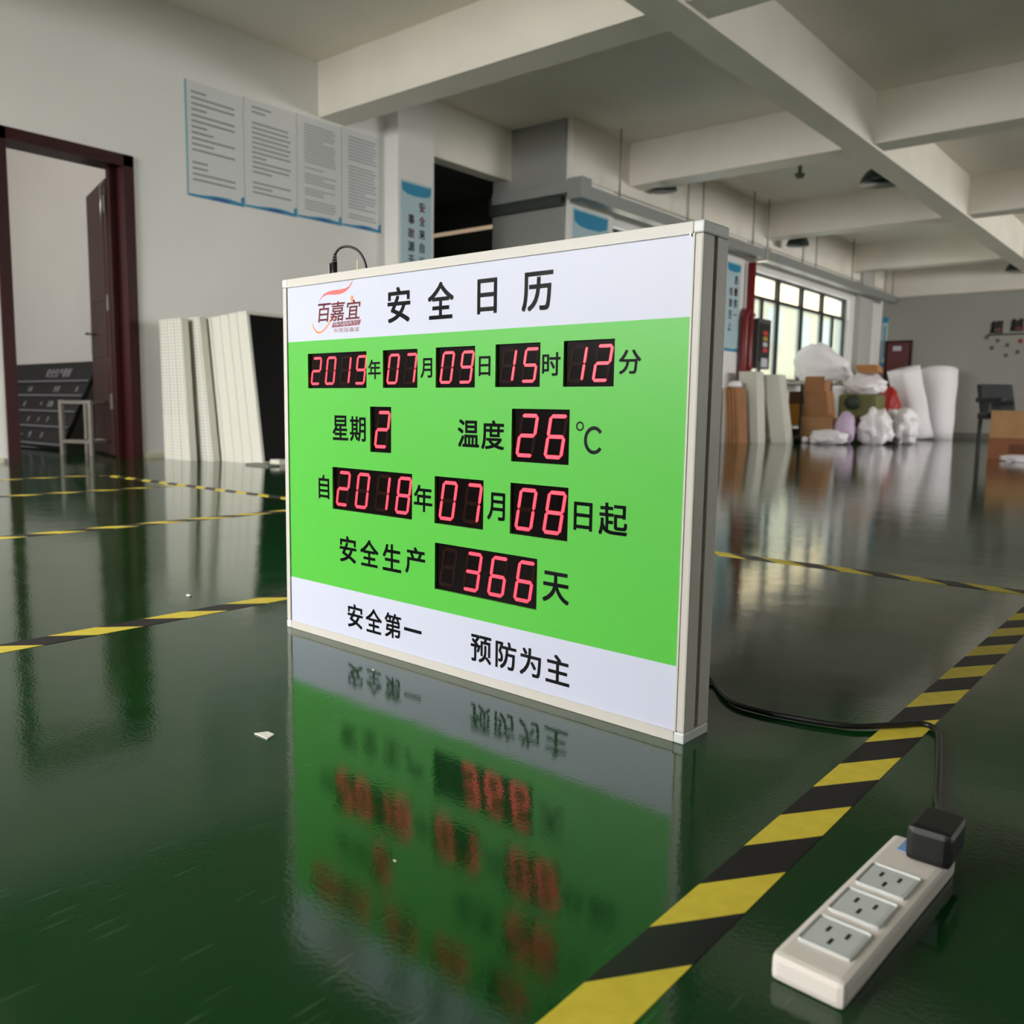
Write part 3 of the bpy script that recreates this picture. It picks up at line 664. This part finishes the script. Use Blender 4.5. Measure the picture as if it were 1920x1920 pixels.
# lettering on the far wall
lt = empty('wall_lettering', (-3.475, FY-.004, 1.755)); tag(lt, 'dark wall lettering with red strokes and scattered dots on the far wall', 'lettering')
dl = mat('dark_wall_letter', (34, 36, 34), .5)
for k, (c, xo) in enumerate((('超', .16), ('越', .46))):
    V, Fc, gw, gh = glyph(c, .05); write('wall_character', c, Vector((0, 0, 0)), X, Z, xo, .135+.02*k, .19/gw, .20/gh, dl, lt, .05)
    poly('red_stroke', [(xo, .06+.02*k), (xo+.07, .06+.02*k), (xo+.07, .11+.02*k), (xo, .11+.02*k)], Vector((0, -.003, 0)), X, Z, mat('dark_red_letter', (130, 30, 28), .5), lt)
box('underline', .02, 1.2, -.004, 0, -.005, .022, dl, lt)
for k, (a, b) in enumerate(((.02, -.03), (.11, -.21), (.19, -.09), (.34, -.17), (.33, -.34), (.50, -.29), (.53, -.11))):
    bm = bmesh.new()
    for q in range(5):
        an = q*2*PI/5; c_ = Vector((a+.022*math.cos(an), -.003, b+.022*math.sin(an)))
        vsx = [bm.verts.new(c_+Vector((.017*math.cos(t_*PI/4), 0, .017*math.sin(t_*PI/4)))) for t_ in range(8)]
        bm.faces.new(vsx)
    finish('wall_blossom', bm, mat('grey_blossom', (96, 94, 84), .6) if k < 6 else mat('red_blossom', (140, 30, 30), .6), lt)

# ------------------------------------------------------------ hanging things
def tray_part(name, a, b, c, dd, e, f, m, par, org):
    bmm = bmesh.new(); bx(bmm, a-org[0], b-org[0], c-org[1], dd-org[1], e-org[2], f-org[2], .004); return finish(name, bmm, m, par)
org = (-5.0, 7.0, 2.4); tr = empty('cable_tray', org); tag(tr, 'long grey metal cable tray hanging under the ceiling along the window wall', 'cable tray')
tray_part('tray_run', -5.02, -4.90, 6.95, 11.0, 2.36, 2.48, galv, tr, org)
tray_part('tray_run', -5.02, -4.90, 11.06, 16.6, 2.36, 2.48, galv, tr, org)
tray_part('tray_run', -6.0, -5.02, 6.86, 6.98, 2.42, 2.53, galv, tr, org)
tray_part('tray_joint', -5.04, -4.88, 10.98, 11.08, 2.34, 2.50, steel, tr, org)
tray_part('tray_joint', -5.05, -4.88, 6.84, 7.0, 2.35, 2.54, galv, tr, org)
for yy in (7.6, 9.0, 9.35, 10.7, 11.15, 12.35, 12.85, 14.4, 14.9, 16.1, 16.5):
    tube('hanger_rod', [(-4.96-org[0], yy-org[1], .06), (-4.96-org[0], yy-org[1], CZ-org[2]+.01)], .009, galv, tr, 6)
def lamp(x, y, zb, r, label):
    L = empty('high_bay_lamp', (x, y, zb)); tag(L, label, 'lamp', 'hanging industrial lamps')
    lathe('lamp_shade', [(r, 0), (r, .012), (r*.93, .05), (r*.74, .11), (r*.45, .155), (r*.30, .175), (r*.28, .24), (.02, .245), (r*.25, .17), (r*.7, .10), (r*.96, .005)], lamp_m, L)
    lathe('reflector_cap', [(.001, .02), (r*.94, .016), (r*.94, .014), (.001, .012)], lamp_in, L)
    tube('lamp_stem', [(0, 0, .24), (0, 0, CZ-zb+.005)], .012, galv, L, 8)
lamp(-3.02, 9.45, 2.72, .21, 'dark round hanging lamp at the upper edge of the photo')
lamp(-2.93, 16.2, 2.72, .21, 'dark round hanging lamp at the right, near the far wall beam')
lamp(-4.86, 11.9, 2.66, .15, 'small dark hanging lamp just above the cable tray')
lamp(-4.95, 8.42, 2.72, .15, 'small dark hanging lamp above the tray over the hall window')
sd = lathe('smoke_detector', [(.001, 0), (.035, .002), (.05, .02), (.055, .045), (.02, .05), (.02, .35)], mat('detector_plastic', (110, 112, 104), .5), None, loc=(-3.82, 9.31, 2.86))
tag(sd, 'small round grey detector on the ceiling', 'smoke detector')
# pale tube in the dark recess, its brightness put in as a faint glow
tf = empty('recess_tube', (-6.9, 7.3, 2.36)); tag(tf, 'pale tube with added glow crossing the dark recess beside the narrow pillar', 'light fixture')
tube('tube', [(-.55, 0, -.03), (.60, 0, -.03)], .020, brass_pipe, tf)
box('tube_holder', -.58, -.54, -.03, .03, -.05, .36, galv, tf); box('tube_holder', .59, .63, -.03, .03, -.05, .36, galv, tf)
# red riser pipe with valve box
rp = empty('fire_pipe', (-5.09, 11.0, 0)); tag(rp, 'dark red vertical fire pipe beside the hall window', 'pipe')
tube('pipe', [(0, 0, 0), (0, 0, 2.33)], .055, redpipe_m, rp, 14)
tube('branch_pipe', [(.0, -.14, 0.0), (.0, -.14, 1.62), (.0, -.09, 1.70), (.0, 0, 1.70)], .05, redpipe_m, rp, 12)
for zc in (1.66, .98): lathe('pipe_flange', [(.055, -.02), (.075, -.02), (.075, .02), (.055, .02)], redpipe_m, rp, 14, (0, 0, zc))
# grey framed cabinet hanging by the window
gc = empty('wall_cabinet', (-5.1, 11.18, .98)); tag(gc, 'dark framed cabinet standing at the hall window beside the red pipe', 'cabinet')
box('cabinet_body', -.04, .06, 0, .40, 0, .66, mat('cabinet_grey', (78, 78, 78), .5), gc, .004)
box('cabinet_door', .06, .07, .03, .37, .09, .60, blackpanel_m, gc, .002)
box('paper_notice', .071, .074, .10, .30, .02, .14, pale_print, gc)
for k in range(4): box('indicator_strip', .071, .075, .14, .27, .22+.075*k, .275+.075*k, (red_print, pale_print, mat('amber_print', (180, 150, 60)), red_print)[k], gc)

# ------------------------------------------------------------ things by the left wall
# leaning boards stacked against the wall; foot and head position of each, at their near ends
BO = [(-5.850, -5.504, -5.868, -5.575, 3.20, .965), (-5.620, -5.368, -5.715, -5.500, 3.29, .975)]
for i, (a, b, c, dd, y0, h) in enumerate(BO):
    o = empty('perforated_board', (a, y0, 0)); tag(o, ('pale board edge stack with dotted rows, closest to the wall', 'pale dotted board bundle leaning second from the wall')[i], 'board', 'leaning pale boards')
    n = 3 if i == 0 else 2
    for k in range(n):
        fa, fb = a+(b-a)*k/n, a+(b-a)*(k+1)/n-.006; ga, gb = c+(dd-c)*k/n, c+(dd-c)*(k+1)/n-.004
        bm = bmesh.new(); vs = [bm.verts.new(p) for p in ((fa-a, 0, 0), (fb-a, 0, 0), (fb-a, .05, 0), (fa-a, .05, 0), (ga-a, 0, h), (gb-a, 0, h), (gb-a, .05, h), (ga-a, .05, h))]
        for q in ((0, 1, 2, 3), (4, 5, 6, 7), (0, 1, 5, 4), (2, 3, 7, 6), (1, 2, 6, 5), (3, 0, 4, 7)): bm.faces.new([vs[j] for j in q])
        finish('board_strip', bm, white_board_m, o)
    bm = bmesh.new(); R_ = 44
    for r_ in range(R_):
        zf = (r_+.5)/R_; l0 = (a+(c-a)*zf)-a; l1 = (b+(dd-b)*zf)-a
        cc = 7 if i == 0 else 4
        for k in range(cc):
            xm = l0+(l1-l0)*(k+.5)/cc; hw = (l1-l0)/cc*.26; hz = h/R_*.24; z_ = zf*h
            if i == 0 and r_ < 14: hz *= .5
            bx(bm, xm-hw, xm+hw, -.0015, .001, z_-hz, z_+hz)
    s = finish('perforations', bm, mat('perforation_grey', (176, 174, 170), .7), o); s['kind'] = 'stuff'
fe, fh = [-5.446, -5.334, -5.225, -5.118, -5.013, -4.900], [-5.575, -5.475, -5.366, -5.264, -5.168, -5.052]
FR = [(fe[i], fe[i+1]-.004, fh[i], fh[i+1]-.004, 3.36, .972+.006*i) for i in range(5)]
for i, (a, b, c, dd, y0, h) in enumerate(FR):
    o = empty('framed_board', (a, y0, 0)); tag(o, '%s white framed board counted from the dotted board bundles' % ('first', 'second', 'third', 'fourth', 'fifth')[i] if i < 4 else 'outermost white framed board with a black face, leaning right of the others', 'board', 'leaning pale boards')
    for nm, y_a, y_b, za, zb in (('frame_side', 0, .02, 0, h), ('frame_side', .88, .90, 0, h), ('frame_side', .02, .88, 0, .02), ('frame_side', .02, .88, h-.02, h)):
        bm = bmesh.new()
        def xx(e0, e1, z): return e0+(e1-e0)*z/h-a
        vs = [bm.verts.new((xx(e[0], e[1], z), yv, z)) for z in (za, zb) for yv in (y_a, y_b) for e in ((a, c), (b, dd))]
        for q in ((0, 1, 3, 2), (4, 5, 7, 6), (0, 1, 5, 4), (2, 3, 7, 6), (1, 3, 7, 5), (0, 2, 6, 4)): bm.faces.new([vs[j] for j in q])
        finish(nm, bm, white_board_m, o)
    bm = bmesh.new(); vs = [bm.verts.new((e+.001-a-.004, yv, z)) for e, z in ((b, .02), (dd, h-.02)) for yv in (.02, .88)]
    bm.faces.new((vs[0], vs[1], vs[3], vs[2])); r = bmesh.ops.extrude_face_region(bm, geom=list(bm.faces))
    for v in [q for q in r['geom'] if isinstance(q, bmesh.types.BMVert)]: v.co.x -= .01
    pn = finish('board_face', bm, blackpanel, o)
    if i == 4: pn['label'] = 'glossy black face panel'
# bits of white profile on the floor in front of the stack
tag(box('white_block', -4.88, -4.78, 3.40, 3.48, 0, .035, white_board_m, None, .004), 'small white block on the floor at the foot of the leaning boards', 'block')
tag(box('floor_mat', -4.95, -4.70, 3.26, 3.35, 0, .012, mat('grey_mat', (110, 112, 100), .7), None, .002), 'thin grey strip on the floor before the leaning boards', 'strip')
# inner room: black display boards leaning on the wall
ib = empty('display_board', (-9.0, 3.08, 0)); tag(ib, 'black multi-row display board with white writing leaning in the inner room', 'display board')
ib.rotation_euler = (math.radians(-25), 0, 0)
bm = bmesh.new(); bx(bm, 0, 1.74, 0, .04, .02, .80, .004); finish('board_body', bm, blackpanel_m, ib)
for k, zc in enumerate((.04, .195, .335, .48, .615)):
    bm = bmesh.new(); bx(bm, 0, 1.74, -.014, 0, zc-.008, zc+.008, .001); finish('divider_rail', bm, grey_print, ib)
ROWT = [(.70, '安全生产看板', .085, 1.10), (.545, '日期', .05, .66), (.545, '时间', .06, 1.2), (.545, '度', .05, 1.58), (.405, '温', .05, .68), (.405, '今', .045, 1.02), (.405, '天数', .06, 1.20), (.262, '安', .05, .90), (.262, '全', .045, 1.10), (.262, '天', .05, 1.28), (.118, '第', .05, .74), (.118, '一', .05, .90), (.118, '预', .055, 1.06), (.118, '防', .055, 1.30)]
for zc, tx, sz, xc in ROWT:
    V, Fc, gw, gh = glyph(tx, .02); write('board_writing', tx, Vector((0, -.002, 0)), X, Z, xc, zc, sz*.95, sz, pale_print, ib, .02)
# small steel stool frame
sl = empty('metal_stool', (-6.56, 3.0, 0), math.radians(25)); tag(sl, 'pale metal stool frame in the doorway before the black display board', 'stool')
a_, b_ = .125, .125
for sx_ in (-1, 1):
    for sy_ in (-1, 1): box('leg', sx_*a_-.014, sx_*a_+.014, sy_*b_-.014, sy_*b_+.014, 0, .40, steel, sl, .002)
for zc in (.385, .10):
    for s_ in (-1, 1):
        box('rail', -a_+.011, a_-.011, s_*b_-.011, s_*b_+.011, zc-.012, zc+.012, steel, sl, .002)
        box('rail', s_*a_-.011, s_*a_+.011, -b_+.011, b_-.011, zc-.012, zc+.012, steel, sl, .002)
for ob in list(sl.children):
    ob.data.materials.clear(); ob.data.materials.append(mat('pale_stool_metal', (206, 200, 190), .4))

# ------------------------------------------------------------ clutter along the window wall
def thing_box(name, x0, x1, y0, y1, z0, z1, m, label, cat, bev=.004, lean=(0, 0), group=None):
    return tag(box(name, x0, x1, y0, y1, z0, z1, m, None, bev, lean), label, cat, group)
# torn cardboard sheets, edge on
cs = empty('cardboard_stack', (-5.03, 10.25, 0)); tag(cs, 'stack of brown cardboard sheets leaning at the pillar beside the sign edge', 'cardboard')
for k in range(4):
    h = .70-.02*(k % 2); box('cardboard_sheet', .045*k+.05, .045*k+.088, 0, .25, 0, h, card, cs, .004, lean=(-.055, .0))
tag(blob('foam_scrap', (-4.95, 10.37, .745), (.09, .08, .045), foam_m, None, .3, 3, 2), 'crumpled white foam scrap on top of the brown cardboard sheets', 'foam')
thing_box('foam_board', -4.95, -4.71, 10.6, 10.82, 0, .91, white_board_m, 'tall off-white foam board stack beside the brown cardboard sheets', 'board', lean=(-.07, .0), group='upright foam boards')
thing_box('foam_board', -4.67, -4.46, 10.90, 11.12, 0, .88, white_board_m, 'tall off-white foam board stack beside the amber crate shelf', 'board', lean=(-.15, .0), group='upright foam boards')
# work bench under the window
wb = empty('work_bench', (-5.1, 12.15, 0)); tag(wb, 'work bench with pale top below the hall window, crowded underneath', 'table')
box('bench_top', .0, .75, 0, .8, .80, .84, white_board_m, wb, .004)
for a, b in ((.28, .02), (.69, .02), (.02, .74), (.69, .74)): box('leg', a, a+.03, b, b+.03, 0, .80, win_frame, wb)
box('bench_shelf', .02, .72, .05, .72, .20, .23, white_board_m, wb, .003)
thing_box('amber_crate', -5.02, -4.83, 12.22, 12.5, .232, .52, yellow_m, 'amber plastic crate under the bench', 'crate')
thing_box('brown_carton', -5.01, -4.85, 12.24, 12.5, .522, .70, mat('dark_cardboard', (110, 70, 48), .85), 'dark brown carton under the bench top above the amber crate', 'box')
thing_box('dark_box', -5.0, -4.84, 12.22, 12.5, 0, .17, mat('dark_brown_box', (60, 36, 34), .7), 'dark brown box on the floor under the bench', 'box')
thing_box('flat_carton', -4.64, -4.20, 11.80, 12.10, 0, .34, card_lt, 'flat brown carton lying low before the bench', 'box')
tc_ = empty('tilted_carton', (-4.45, 11.82, .34)); tag(tc_, 'brown cardboard carton standing with open flaps in front of the white foam bundle', 'box')
box('carton_body', -.14, .18, 0, .26, 0, .35, card, tc_, .005, lean=(-.05, 0)); box('carton_flap', -.19, .07, -.01, .0, .35, .55, card, tc_, .002, lean=(0.02, .02)); box('carton_flap', .07, .10, .0, .24, .35, .50, card, tc_, .002)
# big foam sheet bundle, slanted
fb = blob('foam_bundle', (0, 0, .29), (.41, .22, .28), foam_m, None, .16, 5, 4, True)
for v in fb.data.vertices:
    if v.co.z > .06: v.co.z += (-.45*v.co.x)*min(1, (v.co.z-.06)/.2) if v.co.x > -.1 else .045*min(1, (v.co.z-.06)/.2)
fb.location = (-4.66, 12.56, .84)
tag(fb, 'large white foam sheet bundle piled before the hall window', 'foam')
thing_box('sack_stand', -4.28, -3.80, 12.22, 12.60, 0, .32, mat('dull_grey_crate', (90, 86, 80), .8), 'low grey crate beneath the olive sack', 'crate', .01)  # crate in one even dark grey
thing_box('olive_sack', -4.30, -3.78, 12.2, 12.62, .32, .66, olive_m, 'olive green sack under the white plastic heap', 'sack', .05)
tb = lathe('tape_spool', [(.03, 0), (.10, 0), (.10, .012), (.07, .014), (.07, .06), (.10, .062), (.10, .074), (.03, .074)], dkgreen_m, None, loc=(0, 0, 0))
tb.location = (-4.08, 12.19, .55); tb.rotation_euler = (math.radians(90), 0, 0); tag(tb, 'dark green spool hanging against the olive sack', 'spool')
tag(blob('plastic_heap', (-4.0, 12.4, .81), (.26, .2, .15), bag_m, None, .3, 8, 4), 'heap of milky plastic wrap on top of the olive sack', 'plastic wrap')
thing_box('orange_carton', -4.08, -3.80, 12.3, 12.5, .955, 1.06, mat('orange_cardboard', (190, 132, 76), .8), 'orange-brown carton lid lying on the plastic wrap heap', 'box', .01, lean=(-.05, 0))
thing_box('bag_stand', -4.5, -4.1, 14.25, 14.6, 0, .2, mat('dark_stand', (58, 40, 42), .7), 'dark low box under the red bag', 'box')
tag(blob('red_bag', (-4.28, 14.42, .54), (.17, .15, .33), red_m, None, .25, 4, 3), 'red bag wedged beside the leaning foam roll', 'bag')
def roll(name, x, y, r, h, lean, label, seed, m=foam_m):
    o = empty(name, (x, y, 0)); tag(o, label, 'foam roll', 'upright foam rolls'); o.rotation_euler = (math.radians(lean[1]), math.radians(lean[0]), 0)
    rnd = random.Random(seed); bm = bmesh.new(); seg = 40; rings = []
    for k in range(9):
        z = h*k/8; rr = r*(1+.02*math.sin(k*1.7+seed)); rings.append([bm.verts.new(((rr+.012*math.sin(3*t_*2*PI/seg+seed+k*.2))*math.cos(t_*2*PI/seg), (rr+.01*math.sin(5*t_*2*PI/seg+k*.3))*math.sin(t_*2*PI/seg), z+(.02*math.sin(2*t_*2*PI/seg+seed) if k == 8 else 0))) for t_ in range(seg)])
    for i in range(8):
        for t_ in range(seg): bm.faces.new((rings[i][t_], rings[i][(t_+1) % seg], rings[i+1][(t_+1) % seg], rings[i+1][t_]))
    bm.faces.new(rings[0]); bm.faces.new(rings[-1]); finish('roll_body', bm, m, o, True)
    sp = [(.02+(r-.03)*t_/60, t_*2*PI*5/60) for t_ in range(61)]
    tube('roll_end_spiral', [(q*math.cos(a), q*math.sin(a), h+.012) for q, a in sp], .006, mat('foam_edge', (190, 182, 190), .7), o, 6)
roll('foam_roll', -3.98, 14.95, .24, 1.14, (-13, 0), 'leaning white foam roll next to the red bag', 1)
roll('foam_roll', -3.90, 15.7, .29, 1.17, (0, 0), 'thick upright white foam roll at the right end of the clutter', 4)
roll('foam_roll', -4.34, 16.3, .20, 1.14, (0, 0), 'white foam roll between the leaning and the thick roll', 2)
tag(blob('lilac_bag', (-3.98, 11.65, .23), (.13, .11, .23), lilac_m, None, .2, 6, 3), 'lilac tinted plastic bag beside the bubble wrap heap', 'bag')
tag(blob('bubble_wrap', (-3.66, 11.85, .25), (.21, .2, .25), bag_m, None, .28, 11, 4), 'low heap of translucent bubble wrap on the floor before the foam rolls', 'plastic wrap')
tag(blob('bubble_wrap', (-3.52, 12.5, .26), (.22, .2, .26), bag_m, None, .28, 15, 4), 'bubble wrap heap nearest the thick foam roll', 'plastic wrap')
tag(blob('plastic_sheet', (-4.06, 11.26, .10), (.24, .15, .10), bag_m, None, .3, 21, 4), 'crumpled white plastic sheet on the floor before the bench', 'plastic wrap')
for i, (x, z, m_, lb) in enumerate(((-4.56, .05, black_rub, 'black small tool case on the floor before the bench'), (-4.45, .045, foam_m, 'small white parcel beside the black tool case'), (-4.33, .05, pale_print, 'small pale parcel beside the crumpled plastic sheet'))):
    tag(blob('small_parcel', (x, 11.5, z), (.05, .06, z), m_, None, .2, 30+i, 2), lb, 'parcel')

# ------------------------------------------------------------ cartons and chair at the right edge
c1 = empty('lower_carton', (-1.5, 9.2, 0)); tag(c1, 'brown carton at the bottom of the stack beside the black chair', 'box', 'cartons at the right')
box('carton_body', -.27, .55, -.2, .35, 0, .19, mat('brown_carton', (140, 88, 60), .85), c1, .004)
box('printed_band', -.1, .55, -.203, -.2, .06, .14, mat('carton_print', (108, 66, 46), .85), c1)
c2 = empty('upper_carton', (-1.5, 9.2, .19)); tag(c2, 'light brown carton on top of the stack beside the black chair', 'box', 'cartons at the right')
box('carton_body', -.265, .55, -.2, .35, 0, .255, card_lt, c2, .004); box('carton_seam', -.265, .55, -.203, -.2, .0, .012, card, c2)
fo = blob('foam_scraps', (-1.25, 8.72, .035), (.34, .13, .04), foam_m, None, .35, 40, 4); tag(fo, 'white foam packing lying on the floor before the cartons', 'foam')
chx = empty('office_chair', (-1.76, 10.0, 0), math.radians(-48)); tag(chx, 'black chair behind the carton stack at the right edge', 'chair')
box('backrest', -.26, -.20, -.20, .16, .40, .72, chair_m, chx, .02, lean=(-.10, 0)); box('seat', -.22, .28, -.25, .25, .36, .43, chair_m, chx, .02)
for s_ in (-1, 1):
    box('armrest', -.18, .26, s_*.27-.03, s_*.27+.03, .53, .58, chair_m, chx, .012); box('arm_post', .0, .04, s_*.27-.015, s_*.27+.015, .38, .53, black_rub, chx)
for a, b in ((-.2, -.22), (-.2, .22), (.24, -.22), (.24, .22)): box('leg', a-.015, a+.015, b-.015, b+.015, 0, .36, black_rub, chx)
